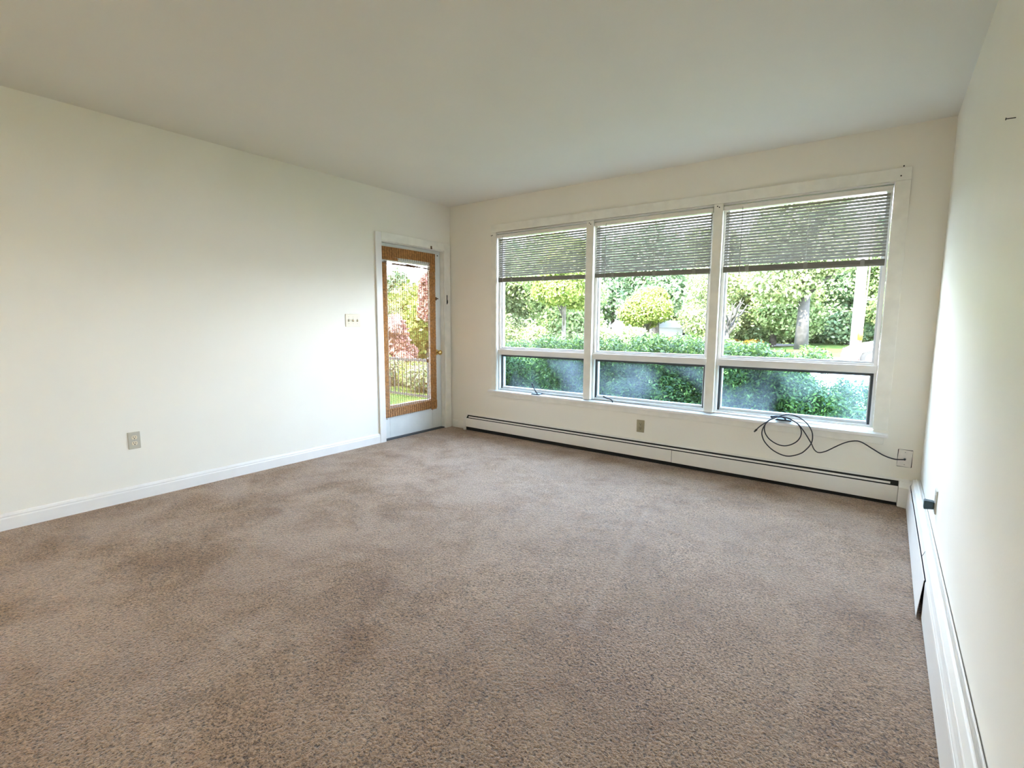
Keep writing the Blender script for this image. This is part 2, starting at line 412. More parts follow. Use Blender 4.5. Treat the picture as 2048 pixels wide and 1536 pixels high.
def window(i, xa, xb):
    w = thing('window_%d' % i, kind='structure', loc=((xa + xb) / 2, .05, .48))
    # upper fixed light
    def frame(x0, x1, z0, z1, t, ya, yb, mat, name, bev=.0015, tb=None, tt=None):
        tb = t if tb is None else tb; tt = t if tt is None else tt
        m = MB().box(x0, x0 + t, ya, yb, z0, z1).box(x1 - t, x1, ya, yb, z0, z1)
        m.box(x0 + t, x1 - t, ya, yb, z0, z0 + tb).box(x0 + t, x1 - t, ya, yb, z1 - tt, z1)
        return m.build(name, mat, w, bevel=bev)
    frame(xa + .002, xb - .002, .906, 2.088, .022, .028, .085, 'trim_paint', 'fixed_frame', tb=.012)
    frame(xa + .024, xb - .024, .918, 2.066, .013, .046, .080, 'aluminium', 'glazing_bead', .001)
    MB().box(xa + .03, xb - .03, .060, .064, .925, 2.06).build('fixed_pane', 'window_glass', w)
    MB().box(xa + .001, xb - .001, .012, .110, .852, .906).build('transom_rail', 'trim_paint', w, bevel=.003)
    # lower awning sash
    m = MB().box(xa + .001, xa + .018, .020, .11, .478, .852).box(xb - .018, xb - .001, .020, .11, .478, .852)
    m.box(xa + .018, xb - .018, .030, .11, .478, .492).build('sash_stop', 'trim_paint', w, bevel=.0015)
    m = MB().box(xa + .018, xa + .034, .050, .10, .492, .852).box(xb - .034, xb - .018, .050, .10, .492, .852)
    m.box(xa + .034, xb - .034, .050, .10, .832, .852).build('dark_gasket', 'gasket', w)
    m = MB().box(xa + .030, xa + .041, .058, .095, .500, .834).box(xb - .041, xb - .030, .058, .095, .500, .834)
    m.box(xa + .034, xb - .034, .050, .10, .490, .512).build('awning_sash', 'aluminium', w, bevel=.001)
    MB().box(xa + .036, xb - .036, .072, .076, .508, .838).build('awning_pane', 'dusty_glass', w)
    return w
WIN = [window(i + 1, *b) for i, b in enumerate(BAYS)]
# crank operators
def crank(w, x, pts, r):
    o = MB().hexa([(x - .055, -.040, .470), (x + .055, -.040, .469), (x + .050, .030, .474), (x - .050, .030, .474), (x - .045, -.034, .482), (x + .052, -.034, .480), (x + .040, .026, .486), (x - .040, .026, .486)])
    o.build('crank_base', 'black_metal', w, bevel=.003)
    MB().tube(catmull(pts, 5), r, 10).lathe([(-.006, .004), (0, .009), (.008, .009), (.014, .004)], pts[-1], Vector(pts[-1]) - Vector(pts[-2]), 12).build('crank_handle', 'black_metal', w, smooth=True)
crank(WIN[0], 1.175, [(1.19, -.020, .483), (1.180, -.030, .500), (1.165, -.034, .525), (1.150, -.034, .550), (1.140, -.036, .572)], .0060)
# the middle one has no base plate left on show: folded handle only
MB().tube(catmull([(2.005, -.022, .474), (2.003, -.030, .492), (1.985, -.034, .503), (1.955, -.036, .508), (1.932, -.038, .518)], 5), .0055, 10).lathe([(-.004, .005), (0, .0085), (.010, .0085), (.013, .004)], (1.932, -.038, .518), (-1, -.1, .4), 12).build('crank_handle', 'black_metal', WIN[1], smooth=True)
crank(WIN[2], 3.385, [(3.40, -.018, .478), (3.39, -.026, .492), (3.365, -.028, .499), (3.335, -.028, .498), (3.31, -.030, .492)], .0058)

# ------------------------------------------------------------------ mini blinds
def blind(xa, xb, zl, zr, sl, sr, lab, wand_x, wand_z):
    t = thing('mini_blind', lab, 'blind', ((xa + xb) / 2, .006, sl), group='mini blinds in the wide window')
    m = MB().prism([(-.008, 2.046), (.020, 2.046), (.020, 2.076), (.017, 2.078), (-.005, 2.078), (-.008, 2.074)], xa + .004, xb - .004, 'x')
    m.build('head_rail', 'plate_paint', t, bevel=.001)
    x0, x1 = xa + .020, xb - .014
    top = 2.024; pitch = .0213; tilt = math.radians(-54); sw = .0132; m = MB()
    n = int((top - max(zl, zr) - .004) / pitch) + 1
    for i in range(n):
        z = top - i * pitch
        prof = []
        for s_ in (-1, -.5, 0, .5, 1):
            a = s_ * sw; c = -.0014 * (1 - s_ * s_)
            prof.append((.006 + a * math.cos(tilt) + c * math.sin(tilt), z - a * math.sin(tilt) + c * math.cos(tilt)))
        m.ribbon(prof, .0004, x0, x1, 'x')
    m.build('slats', 'blind_slat', t, smooth=False)
    # gathered slats resting on the bottom rail
    m = MB(); k = 9
    for i in range(k):
        fl_, fr_ = zl - .002 - i * (zl - sl - .018) / k, zr - .002 - i * (zr - sr - .018) / k
        o = .0018 * math.sin(i * 2.3)
        m.hexa([(x0, -.0075 + o, fl_ - .0026), (x1, -.0075 - o, fr_ - .0026), (x1, .0185 - o, fr_ - .0026), (x0, .0185 + o, fl_ - .0026),
                (x0, -.0075 + o, fl_), (x1, -.0075 - o, fr_), (x1, .0185 - o, fr_), (x0, .0185 + o, fl_)])
    m.build('gathered_slats', 'blind_rail', t)
    m = MB().hexa([(x0, -.008, sl), (x1, -.008, sr), (x1, .020, sr), (x0, .020, sl), (x0, -.008, sl + .016), (x1, -.008, sr + .016), (x1, .020, sr + .016), (x0, .020, sl + .016)])
    m.build('bottom_rail', 'blind_rail', t, bevel=.003)
    for fx in (.17, .55, .88):
        x = x0 + (x1 - x0) * fx
        for y in (-.0085, .0205):
            MB().tube([(x, y, 2.05), (x, y, zl + (zr - zl) * fx)], .0007, 5).build('ladder_cord', 'cord', t)
        MB().box(x - .013, x + .013, -.0115, -.0078, sl + (sr - sl) * fx - .001, zl + (zr - zl) * fx + .003).build('cord_button', 'blind_slat', t, bevel=.002)
    MB().tube([(wand_x, -.014, 2.058), (wand_x, -.016, 2.035), (wand_x + .001, -.0165, wand_z + .25), (wand_x + .001, -.0165, wand_z)], [.0018, .0030, .0032, .0035], 6).build('tilt_wand', 'wand', t)
    return t
blind(.664, 1.700, 1.648, 1.628, 1.600, 1.588, 'half lowered mini blind in the narrowest leftmost window bay, nearest the door', .745, 1.560)
blind(1.772, 2.806, 1.631, 1.620, 1.592, 1.576, 'half lowered mini blind in the middle window bay, between two mullions', 1.893, 1.560)
blind(2.874, 3.922, 1.624, 1.616, 1.578, 1.570, 'half lowered mini blind in the rightmost window bay, nearest the right wall', 3.015, 1.545)

# ------------------------------------------------------------------ glazed door in the left wall
dr = thing('door_1', kind='structure', loc=(-.06, -.54, .0), label='white glazed exterior door')
dx0, dx1 = -.088, -.046; sy0, sy1 = -.962, -.117
gy0, gy1, gz0, gz1 = -.862, -.258, .330, 1.800
m = MB().box(dx0, dx1, sy0, gy0, .012, 1.950).box(dx0, dx1, gy1, sy1, .012, 1.950).box(dx0, dx1, gy0, gy1, .012, gz0).box(dx0, dx1, gy0, gy1, gz1, 1.950)
m.build('door_slab', 'door_paint', dr, bevel=.002)
m = MB()
for a in ((gy0, gy0 + .014, gz0, gz1), (gy1 - .014, gy1, gz0, gz1), (gy0 + .014, gy1 - .014, gz0, gz0 + .014), (gy0 + .014, gy1 - .014, gz1 - .014, gz1)):
    m.box(-.082, -.050, *a)
m.build('glazing_bead', 'door_paint', dr, bevel=.002)
MB().box(-.069, -.065, gy0 + .006, gy1 - .006, gz0 + .006, gz1 - .006).build('door_pane', 'window_glass', dr)
k = MB().lathe([(0, .030), (.004, .031), (.007, .026), (.012, .012), (.030, .011), (.036, .016), (.044, .025), (.056, .028), (.066, .024), (.072, .014), (.074, .004)], (-.046, -.185, .856), (1, 0, 0), 28)
k.build('door_knob', 'brass', dr, smooth=True)
k = MB().lathe([(0, .019), (.006, .019), (.009, .012), (.010, .004)], (-.046, -.190, 1.442), (1, 0, 0), 20).build('lock_rosette', 'bronze', dr, smooth=True)
MB().box(-.038, -.018, -.205, -.172, 1.436, 1.449).build('thumb_turn', 'bronze', dr, bevel=.003)
MB().lathe([(0, .006), (.004, .006)], (-.046, -.155, 1.905), (1, 0, 0), 10).build('screw_hole', 'slot', dr)
# casing, jambs, stops and threshold
tr = thing('trim_2', kind='structure', loc=(.01, -.53, 0), label='white door casing')
MB().box(0, .018, -1.034, -.964, -.002, 2.036).build('side_casing', 'trim_paint', tr, bevel=.003)
MB().box(0, .018, -.110, -.020, -.002, 2.040).build('side_casing', 'old_trim_paint', tr, bevel=.003)
MB().box(0, .018, -.964, -.110, 1.958, 2.040).build('head_casing', 'old_trim_paint', tr, bevel=.003)
m = MB().box(-.13, .0, -.9679, -.9635, 0, 1.958).box(-.13, .0, -.1135, -.1081, 0, 1.958).box(-.13, .0, -.9635, -.1135, 1.952, 1.9579)
m.build('jamb', 'old_trim_paint', tr)
MB().box(-.104, -.090, -.9635, -.1135, 1.925, 1.952).box(-.104, -.090, -.9635, -.945, 0, 1.925).box(-.104, -.090, -.130, -.1135, 0, 1.925).build('door_stop', 'trim_paint', tr)
MB().box(-.13, -.004, -.9635, -.1135, -.0005, .010).build('threshold', 'gasket', tr)
m = MB().box(.018, .022, -.083, -.070, 1.385, 1.485).box(.022, .030, -.081, -.072, 1.395, 1.430)
tag(m.build('latch_plate', 'black_metal', bevel=.0015), 'small black chain latch plate screwed to the door casing beside the corner', 'latch')
tag(MB().box(.018, .024, -.318, -.300, 1.953, 1.985).box(.020, .036, -.3115, -.3065, 1.953, 1.960).build('hook', 'bronze', bevel=.001), 'tiny bronze hook on the head casing above the bamboo shade', 'hook')

# ------------------------------------------------------------------ bamboo shade
bs = thing('bamboo_shade', 'brown woven bamboo roll shade hanging over the door glass, torn near its top', 'shade', (-.028, -.57, .225))
rnd = random.Random(5)
Y0, Y1 = -.944, -.214
def bot(y): return .224 + (y - Y0) / (Y1 - Y0) * .018
m = MB(); z = .228
while z < 1.735:
    f = (z - .228) / 1.5
    a, c = Y0 + .004 + rnd.uniform(-.003, .003) - .0, Y1 + rnd.uniform(-.003, .003) + (.006 * (1 - f))
    xo = -.034 + rnd.uniform(-.0006, .0006) + .004 * math.sin(z * 9)
    h = rnd.uniform(.0019, .0025)
    dz0 = 0; dz1 = .018 * (1 - f)
    nseg = 6; P = []
    for s_ in range(nseg + 1):
        t_ = s_ / nseg; P.append((xo + .0012 * math.sin(t_ * 7 + z * 20), a + (c - a) * t_, z + dz0 + (dz1 - dz0) * t_ + .0012 * math.sin(t_ * 5 + z * 3)))
    m.tube(P, h, 5)
    z += .0086
m.build('reeds', 'bamboo', bs)
# dense borders where the weave is doubled: bottom hem and both side hems
m = MB()
for i in range(12):
    zz = .230 + i * .0072
    m.tube([(-.026, Y0 + .002, zz), (-.026, -.58, zz + .010), (-.026, Y1 + .006, zz + .018)], .0038, 5)
m.build('bottom_hem', 'bamboo', bs)
for ya, yb in ((Y0, -.884), (-.292, Y1 + .002)):
    m = MB(); zz = .232
    while zz < 1.76:
        m.tube([(-.0265, ya + rnd.uniform(-.002, .002), zz), (-.0265, yb + rnd.uniform(-.002, .002), zz + .001)], .0040, 5); zz += .0081
    m.build('side_hem', 'bamboo', bs)
# loose reeds at the top of the tear
m = MB()
for i, (ya, yb, z0_, z1_) in enumerate([(-.93, -.25, 1.765, 1.752), (-.90, -.42, 1.775, 1.760), (-.80, -.30, 1.758, 1.745), (-.62, -.25, 1.772, 1.742), (-.45, -.25, 1.775, 1.762), (-.93, -.50, 1.752, 1.748)]):
    m.tube([(-.033, ya, z0_), (-.030, (ya + yb) / 2, (z0_ + z1_) / 2 + .003), (-.033, yb, z1_)], .0036, 5)
m.build('loose_reeds', 'bamboo_dark', bs)
# valance: doubled weave with a ragged lower edge, its right end hangs lower
m = MB()
for i in range(17):
    zz = 1.912 - i * .0074
    ya, yb = Y0 + .0, Y1 - .002
    if zz < 1.817: ya = -.944; yb = -.735
    m.tube([(-.021, ya, zz), (-.018, (ya + yb) / 2, zz + .001), (-.021, yb, zz - .002)], .0041, 5)
    if zz < 1.817: m.tube([(-.021, -.30 + (zz - 1.79) * .6, zz), (-.021, Y1 - .002, zz - .002)], .0041, 5)
for i in range(9):
    zz = 1.788 - i * .0074
    m.tube([(-.021, -.290, zz), (-.021, Y1 - .002, zz - .001)], .0041, 5)
m.build('valance', 'bamboo', bs)
for i in range(25):
    y = Y0 + .012 + i * .0294
    P = [(-.0385, y, 1.735), (-.0385, y + .002, 1.0), (-.0385, y + .001, bot(y) + .004)]
    MB().tube(P, .0026, 4).build('cord', 'bamboo_dark', bs)
    MB().tube([(-.0155, y, 1.915), (-.0155, y + .001, 1.800)], .0016, 4).build('valance_cord', 'bamboo_dark', bs)
for i in range(1, 24):
    y = Y0 + .012 + i * .0294
    MB().tube([(-.0215, y, bot(y) + .082), (-.0215, y, bot(y))], .0017, 4).build('hem_cord', 'bamboo_dark', bs)
m = MB().box(-.044, -.024, Y0, Y1, 1.898, 1.916)
m.build('head_batten', 'bamboo_dark', bs)
MB().tube([(-.040, -.905, .232), (-.038, -.905, .205)], .002, 5).build('pull_cord', 'bamboo_dark', bs)
MB().tube([(-.040, -.262, .242), (-.038, -.262, .215)], .002, 5).build('pull_cord', 'bamboo_dark', bs)

# ------------------------------------------------------------------ baseboard heater under the window
hl = thing('baseboard_heater', 'long white baseboard heater along the wall under the windows', 'heater', (2.2, -.035, fz(2.2)))
def slope(x, y, z): return (x, y, z + fz(x))
def sprism(prof, a0, a1): 
    m = MB().prism(prof, a0, a1, 'x'); m.v = [(x, y, z + fz(x)) for x, y, z in m.v]; return m
sprism([(0, .002), (-.004, .002), (-.004, .166), (-.018, .166), (-.025, .163), (-.025, .167), (-.016, .172), (-.006, .175), (0, .176)], .242, 4.150).build('back_plate', 'heater_paint', hl, bevel=.0006)
sprism([(-.0400, .1440), (-.0400, .1545), (-.0440, .1560), (-.0490, .1520), (-.0500, .1435), (-.0475, .1435), (-.0465, .1510), (-.0430, .1525)], .30, 4.048).build('damper', 'heater_paint', hl)
sprism([(-.006, .003), (-.052, .003), (-.054, .133), (-.042, .143), (-.036, .150), (-.026, .1655), (-.006, .1655)], .27, 4.09).build('shade_fill', 'painted_shade', hl)  # solid dark fill, paints the shade in the slots and under the panels
def panel(xa, xb, bl, br, nm):
    m = MB()
    o = [(-.060, 0), (-.0655, 0), (-.0675, 'b'), (-.0675, .136), (-.0640, .144), (-.056, .146), (-.056, .1445), (-.0625, .1425), (-.0655, .136), (-.0655, 'b'), (-.060, 'b2')]
    n = 0
    def ring(x, b): return [(x, -.060, b + fz(x)), (x, -.0665, b - .001 + fz(x)), (x, -.0675, b + .003 + fz(x)), (x, -.0675, .134 + fz(x)), (x, -.0668, .1375 + fz(x)), (x, -.0640, .1385 + fz(x)), (x, -.0640, .1375 + fz(x)), (x, -.0655, .1365 + fz(x)), (x, -.0658, .133 + fz(x)), (x, -.0655, b + .004 + fz(x))]
    r1, r2 = ring(xa, bl), ring(xb, br); n = len(r1)
    m.add(r1 + r2, [(i, (i + 1) % n, n + (i + 1) % n, n + i) for i in range(n)] + [tuple(range(n - 1, -1, -1)), tuple(range(n, 2 * n))])
    return m.build(nm, 'heater_paint', hl, bevel=.0005)
panel(.270, 2.5755, .043, .037, 'front_panel'); panel(2.5785, 4.090, .036, .028, 'front_panel')
m = MB().box(.240, .268, -.069, -.001, .002, .146, slope).hexa([(.240, -.069, .145), (.268, -.069, .145), (.268, -.001, .145), (.240, -.001, .145), (.242, -.03, .166), (.268, -.03, .166), (.268, -.001, .172), (.242, -.001, .172)])
m.build('end_cap', 'heater_paint', hl, bevel=.002)
z0 = fz(4.12)
m = MB().hexa([(4.092, -.071, z0 + .002), (4.146, -.098, z0 + .002), (4.146, -.001, z0 + .002), (4.092, -.001, z0 + .002),
               (4.092, -.071, z0 + .135), (4.146, -.098, z0 + .135), (4.146, -.001, z0 + .135), (4.092, -.001, z0 + .135)])
m.hexa([(4.092, -.071, z0 + .135), (4.146, -.098, z0 + .135), (4.146, -.001, z0 + .135), (4.092, -.001, z0 + .135),
        (4.094, -.030, z0 + .164), (4.160, -.055, z0 + .166), (4.198, -.001, z0 + .172), (4.094, -.001, z0 + .172)])
m.build('corner_cap', 'heater_paint', hl, bevel=.003)

# heater along the right wall
hr = thing('baseboard_heater', 'white baseboard heater along the right wall with a sprung front panel', 'heater', (4.17, -3.4, -.02))
b0 = -.02
cap = [(W, .150), (W - .040, .150), (W - .042, .174), (W - .0435, .184), (W - .041, .188), (W - .0255, .189), (W - .023, .194), (W - .019, .1945), (W - .0165, .186), (W - .010, .185), (W - .008, .1915), (W - .004, .192), (W - .002, .181), (W, .181)]
MB().prism(cap, YN, -1.352, 'y').build('back_cover', 'heater_paint', hr, bevel=.0006)
MB().prism([(x + .0008 if x < W else x, z - .001) for x, z in cap], -1.350, -.100, 'y').build('back_cover', 'heater_paint', hr, bevel=.0006)
MB().prism([(x - .0006 if x < W - .015 else x, z + .0006) for x, z in cap[2:8]] + [(W - .02, .170)], -1.395, -1.300, 'y').build('joint_strip', 'heater_paint', hr, bevel=.0004)
dm = [(W - .0505, .150), (W - .0500, .1535), (W - .046, .160), (W - .0415, .176), (W - .0400, .176), (W - .0445, .159), (W - .0485, .1515)]
MB().prism(dm, YN, -1.368, 'y').build('damper', 'heater_paint', hr); MB().prism(dm, -1.355, -.13, 'y').build('damper', 'heater_paint', hr)
MB().box(W - .047, W - .004, YN, -.11, b0 + .02, .148).build('shade_fill', 'painted_shade', hr)  # same dark fill, shade inside the right heater put in as colour
pf = [(W - .0505, b0 + .006), (W - .0520, b0 + .006), (W - .0535, b0 + .012), (W - .0535, .140), (W - .052, .147), (W - .0495, .1495), (W - .0495, .1480), (W - .0515, .139), (W - .0515, b0 + .012)]
MB().prism(pf, YN, -1.640, 'y').build('front_panel', 'heater_paint', hr, bevel=.0005)
pf2 = [(W - .0655, b0 + .004), (W - .0675, b0 + .004), (W - .0690, b0 + .010), (W - .0555, .146), (W - .0540, .1500), (W - .0520, .1495), (W - .0540, .144), (W - .0670, b0 + .010)]
m = MB().prism(pf2, -1.632, -.115, 'y')
m.v = [((W - .0535) + (x - (W - .0535)) * (.45 + .55 * (-.115 - y) / 1.517) - .002, y, z) for x, y, z in m.v]
tag(m.build('front_panel', 'heater_paint', hr, bevel=.0005), 'front panel swung out at its foot')

# ------------------------------------------------------------------ outlets, switches, plates
def rounded(w, h, r, n=5, cx=0, cz=0):
    P = []
    for qx, qz, a0 in ((1, 1, 0), (-1, 1, 90), (-1, -1, 180), (1, -1, 270)):
        for i in range(n + 1):
            a = math.radians(a0 + 90 * i / n); P.append((cx + qx * (w / 2 - r) + r * math.cos(a), cz + qz * (h / 2 - r) + r * math.sin(a)))
    return P
def slab(P, d0, d1, inset=.0):
    n = len(P); cx = sum(p[0] for p in P) / n; cz = sum(p[1] for p in P) / n; m = MB()
    def sc(s_): return [(cx + (x - cx) * s_, cz + (z - cz) * s_) for x, z in P]
    A = [(x, -d0, z) for x, z in P]; B = [(x, -(d0 + (d1 - d0) * .6), z) for x, z in P]; C = [(x, -d1, z) for x, z in sc(1 - inset)]
    fs = []
    for k in (0, n):
        fs += [(k + i, k + (i + 1) % n, k + n + (i + 1) % n, k + n + i) for i in range(n)]
    fs += [tuple(range(n - 1, -1, -1)), tuple(range(2 * n, 3 * n))]
    return m.add(A + B + C, fs)
RZ = {'far': 0, 'left': math.pi / 2, 'right': -math.pi / 2}
def outlet(loc, wall, lab, plate, inner, w=.070, h=.114):
    t = thing('wall_outlet', lab, 'outlet', loc, RZ[wall])
    slab(rounded(w, h, .003), 0, .006, .05).build('cover_plate', plate, t, local=True)
    for s_ in (1, -1):
        c = .0195 * s_
        P = [(.0165 * math.cos(a), c + max(-.0125, min(.0125, .0165 * math.sin(a)))) for a in [2 * math.pi * i / 32 for i in range(32)]]
        r_ = slab(P, .004, .0078, .03).build('receptacle', inner, t, local=True)
        MB().box(-.0075, -.0050, -.0082, -.0060, c - .001, c + .0085).box(.0045, .0070, -.0082, -.0060, c - .001, c + .0070).lathe([(.006, .0032), (.0082, .0032)], (0, 0, c - .0072), (0, -1, 0), 12).build('socket_slots', 'slot', r_, local=True)
    MB().lathe([(.005, .0028), (.0072, .0024)], (0, 0, 0), (0, -1, 0), 12).build('screw', 'screw', t, local=True)
    return t
outlet((0, -3.0435, .400), 'left', 'beige duplex outlet low on the long left wall', 'beige', 'ivory', .068, .112)
outlet((2.270, 0, .285), 'far', 'tan duplex outlet below the middle window above the heater', 'tan', 'tan', .070, .110)

t = thing('light_switch', 'ivory three-toggle light switch plate left of the door', 'switch', (0, -1.304, 1.199), RZ['left'])
slab(rounded(.160, .114, .003), 0, .006, .03).build('cover_plate', 'ivory', t, local=True)
for i in (-1, 0, 1):
    x = i * .0465
    MB().box(x - .0055, x + .0055, -.0068, -.0055, -.012, .012).build('toggle_slot', 'slot', t, local=True)
    MB().hexa([(x - .0045, -.006, -.008), (x + .0045, -.006, -.008), (x + .0045, -.006, .008), (x - .0045, -.006, .008),
               (x - .0035, -.017, -.012), (x + .0035, -.017, -.012), (x + .0035, -.019, -.004), (x - .0035, -.019, -.004)]).build('toggle', 'ivory', t, local=True, bevel=.0008)
    for z in (.030, -.030):
        MB().lathe([(.005, .0030), (.0073, .0026)], (x, 0, z), (0, -1, 0), 10).build('screw', 'screw', t, local=True)

t = thing('coax_wall_plate', 'white painted cable jack plate low in the far right corner', 'wall plate', (4.113, 0, .298), RZ['far'])
MB().add([(p[0], -.001, p[1]) for p in rounded(.080, .118, .004, cx=.0, cz=.0)] + [(p[0], 0.0, p[1]) for p in rounded(.080, .118, .004)],
         [tuple(range(24))] + [(i, (i + 1) % 24, 24 + (i + 1) % 24, 24 + i) for i in range(24)]).build('wall_gap', 'slot', t, local=True)
o = slab(rounded(.075, .113, .003), .001, .006, .04).build('cover_plate', 'plate_paint', t, local=True); o.rotation_euler = (0, math.radians(2.2), 0)
for z in (.042, -.042): MB().lathe([(.005, .0032), (.0075, .0028)], (0, 0, z), (0, -1, 0), 12).build('screw', 'screw', t, local=True)
MB().lathe([(.005, .0075), (.010, .0075), (.010, .0045), (.016, .0045)], (0, 0, -.004), (0, -1, 0), 6).build('coax_jack', 'black_metal', t, local=True)

CP = [(3.215, -0.066, 0.389), (3.228, -0.062, 0.406), (3.248, -0.064, 0.427), (3.286, -0.069, 0.46), (3.32, -0.07, 0.49), (3.357, -0.065, 0.503), (3.4, -0.062, 0.503), (3.444, -0.065, 0.488), (3.482, -0.069, 0.467), (3.506, -0.069, 0.431), (3.51, -0.064, 0.389), (3.495, -0.062, 0.347), (3.463, -0.066, 0.314), (3.414, -0.07, 0.292), (3.361, -0.068, 0.296), (3.308, -0.064, 0.324), (3.277, -0.062, 0.363), (3.267, -0.066, 0.406), (3.278, -0.070, 0.449), (3.309, -0.068, 0.482), (3.342, -0.063, 0.498), (3.385, -0.057, 0.516), (3.422, -0.055, 0.526), (3.471, -0.056, 0.518), (3.514, -0.058, 0.496), (3.551, -0.060, 0.462), (3.576, -0.063, 0.417), (3.583, -0.068, 0.374), (3.577, -0.071, 0.334), (3.554, -0.07, 0.292), (3.515, -0.066, 0.249), (3.446, -0.064, 0.218), (3.389, -0.069, 0.223), (3.329, -0.07, 0.251), (3.28, -0.069, 0.297), (3.258, -0.070, 0.34), (3.254, -0.073, 0.381), (3.269, -0.076, 0.429), (3.301, -0.077, 0.473), (3.357, -0.073, 0.501), (3.414, -0.070, 0.503), (3.458, -0.072, 0.483), (3.494, -0.074, 0.459), (3.533, -0.070, 0.406), (3.576, -0.058, 0.333), (3.595, -0.056, 0.294), (3.616, -0.058, 0.275), (3.637, -0.06, 0.275), (3.663, -0.060, 0.286), (3.683, -0.060, 0.299), (3.764, -0.06, 0.359), (3.821, -0.055, 0.384), (3.868, -0.049, 0.383), (3.939, -0.043, 0.342), (3.998, -0.037, 0.308), (4.055, -0.032, 0.291), (4.098, -0.024, 0.292), (4.112, -.018, .294)]
t = thing('coaxial_cable', 'black coaxial cable coiled over the window crank and running to the corner jack', 'cable', (3.6, -.06, .21))
MB().tube(catmull(CP, 6), .0040, 8).build('cable', 'black_rubber', t, smooth=True)
MB().lathe([(-.004, .0045), (0, .0075), (.016, .0075), (.018, .0055), (.026, .0055)], CP[0], Vector(CP[0]) - Vector(CP[1]), 6).build('connector', 'black_metal', t)
MB().lathe([(0, .006), (.012, .0075), (.014, .0075)], (4.112, -.026, .294), (0, 1, 0), 6).build('connector', 'black_metal', t)

t = thing('wall_outlet', 'pale outlet plate low on the right wall beside the heater', 'outlet', (W, -1.108, .343), RZ['right'])
slab(rounded(.072, .114, .003), 0, .006, .05).build('cover_plate', 'beige', t, local=True)
for s_ in (1, -1):
    c = .0195 * s_
    P = [(.0165 * math.cos(a), c + max(-.0125, min(.0125, .0165 * math.sin(a)))) for a in [2 * math.pi * i / 32 for i in range(32)]]
    slab(P, .004, .0078, .03).build('receptacle', 'beige', t, local=True)
MB().lathe([(.005, .0028), (.0072, .0024)], (0, 0, 0), (0, -1, 0), 12).build('screw', 'screw', t, local=True)
m = MB().hexa([(W - .0078, -1.125, .304), (W - .0078, -1.089, .304), (W - .0078, -1.089, .340), (W - .0078, -1.125, .340),
               (W - .046, -1.127, .299), (W - .046, -1.087, .299), (W - .046, -1.087, .342), (W - .046, -1.127, .342)])
m.hexa([(W - .018, -1.121, .306), (W - .018, -1.093, .306), (W - .018, -1.093, .336), (W - .018, -1.121, .336), (W - .030, -1.119, .308), (W - .030, -1.095, .308), (W - .030, -1.095, .334), (W - .030, -1.119, .334)])
tag(m.build('plug_adapter', 'teal_plastic', bevel=.003), 'dark blue plug-in adapter sticking out of the right wall outlet', 'adapter')
m = MB().lathe([(-.004, .0014), (.020, .0014), (.0205, .0036), (.0225, .0036)], (W, -2.073, 1.782), (-1, 0, .03), 10)
tag(m.build('nail', 'black_metal'), 'bare nail sticking out high on the right wall', 'nail')

# ------------------------------------------------------------------ torchiere lamp added out of view to light ceiling and upper walls
t = thing('added_floor_lamp', 'added brass torchiere floor lamp behind the viewpoint, lighting ceiling and upper walls', 'lamp', (1.5, -6.3, fz(1.5)))
z = fz(1.5)
MB().lathe([(0, .14), (.015, .14), (.03, .05), (.035, .012)], (1.5, -6.3, z), (0, 0, 1), 32).build('base', 'brass', t, smooth=True)
MB().tube([(1.5, -6.3, z + .03), (1.5, -6.3, z + 1.72)], .011, 14).build('pole', 'brass', t, smooth=True)
bw = MB(); seg = 36
for k_, (d_, r_) in enumerate([(1.70, .02), (1.73, .06), (1.79, .12), (1.86, .155), (1.863, .150), (1.795, .113), (1.738, .055), (1.715, .015)]):
    for j in range(seg):
        a = 2 * math.pi * j / seg; bw.v.append((1.5 + r_ * math.cos(a), -6.3 + r_ * math.sin(a), z + d_))
for k_ in range(7):
    for j in range(seg): bw.f.append((k_ * seg + j, k_ * seg + (j + 1) % seg, (k_ + 1) * seg + (j + 1) % seg, (k_ + 1) * seg + j))
bw.build('lamp_bowl', 'brass', t, smooth=True)
ld = bpy.data.lights.new('fill_bulb', 'POINT'); ld.energy = 4.0; ld.color = (1.0, .84, .56); ld.shadow_soft_size = .04  # warm fill from the added lamp
lo = bpy.data.objects.new('fill_bulb', ld); COL.objects.link(lo); lo.parent = t; lo.location = (0, 0, 1.80)

# ------------------------------------------------------------------ added side window behind the camera (plain), brings in more daylight
w4 = thing('window_4', kind='structure', loc=(W + .07, -5.55, SZ0))
m = MB()
for a in ((SY0, SY0 + .05, SZ0, SZ1), (SY1 - .05, SY1, SZ0, SZ1), (SY0, SY1, SZ0, SZ0 + .05), (SY0, SY1, SZ1 - .05, SZ1), (-5.575, -5.525, SZ0, SZ1)): m.box(W + .04, W + .09, *a)
m.build('window_frame', 'trim_paint', w4, bevel=.002)
MB().box(W + .064, W + .068, SY0 + .04, SY1 - .04, SZ0 + .04, SZ1 - .04).build('window_pane', 'window_glass', w4)

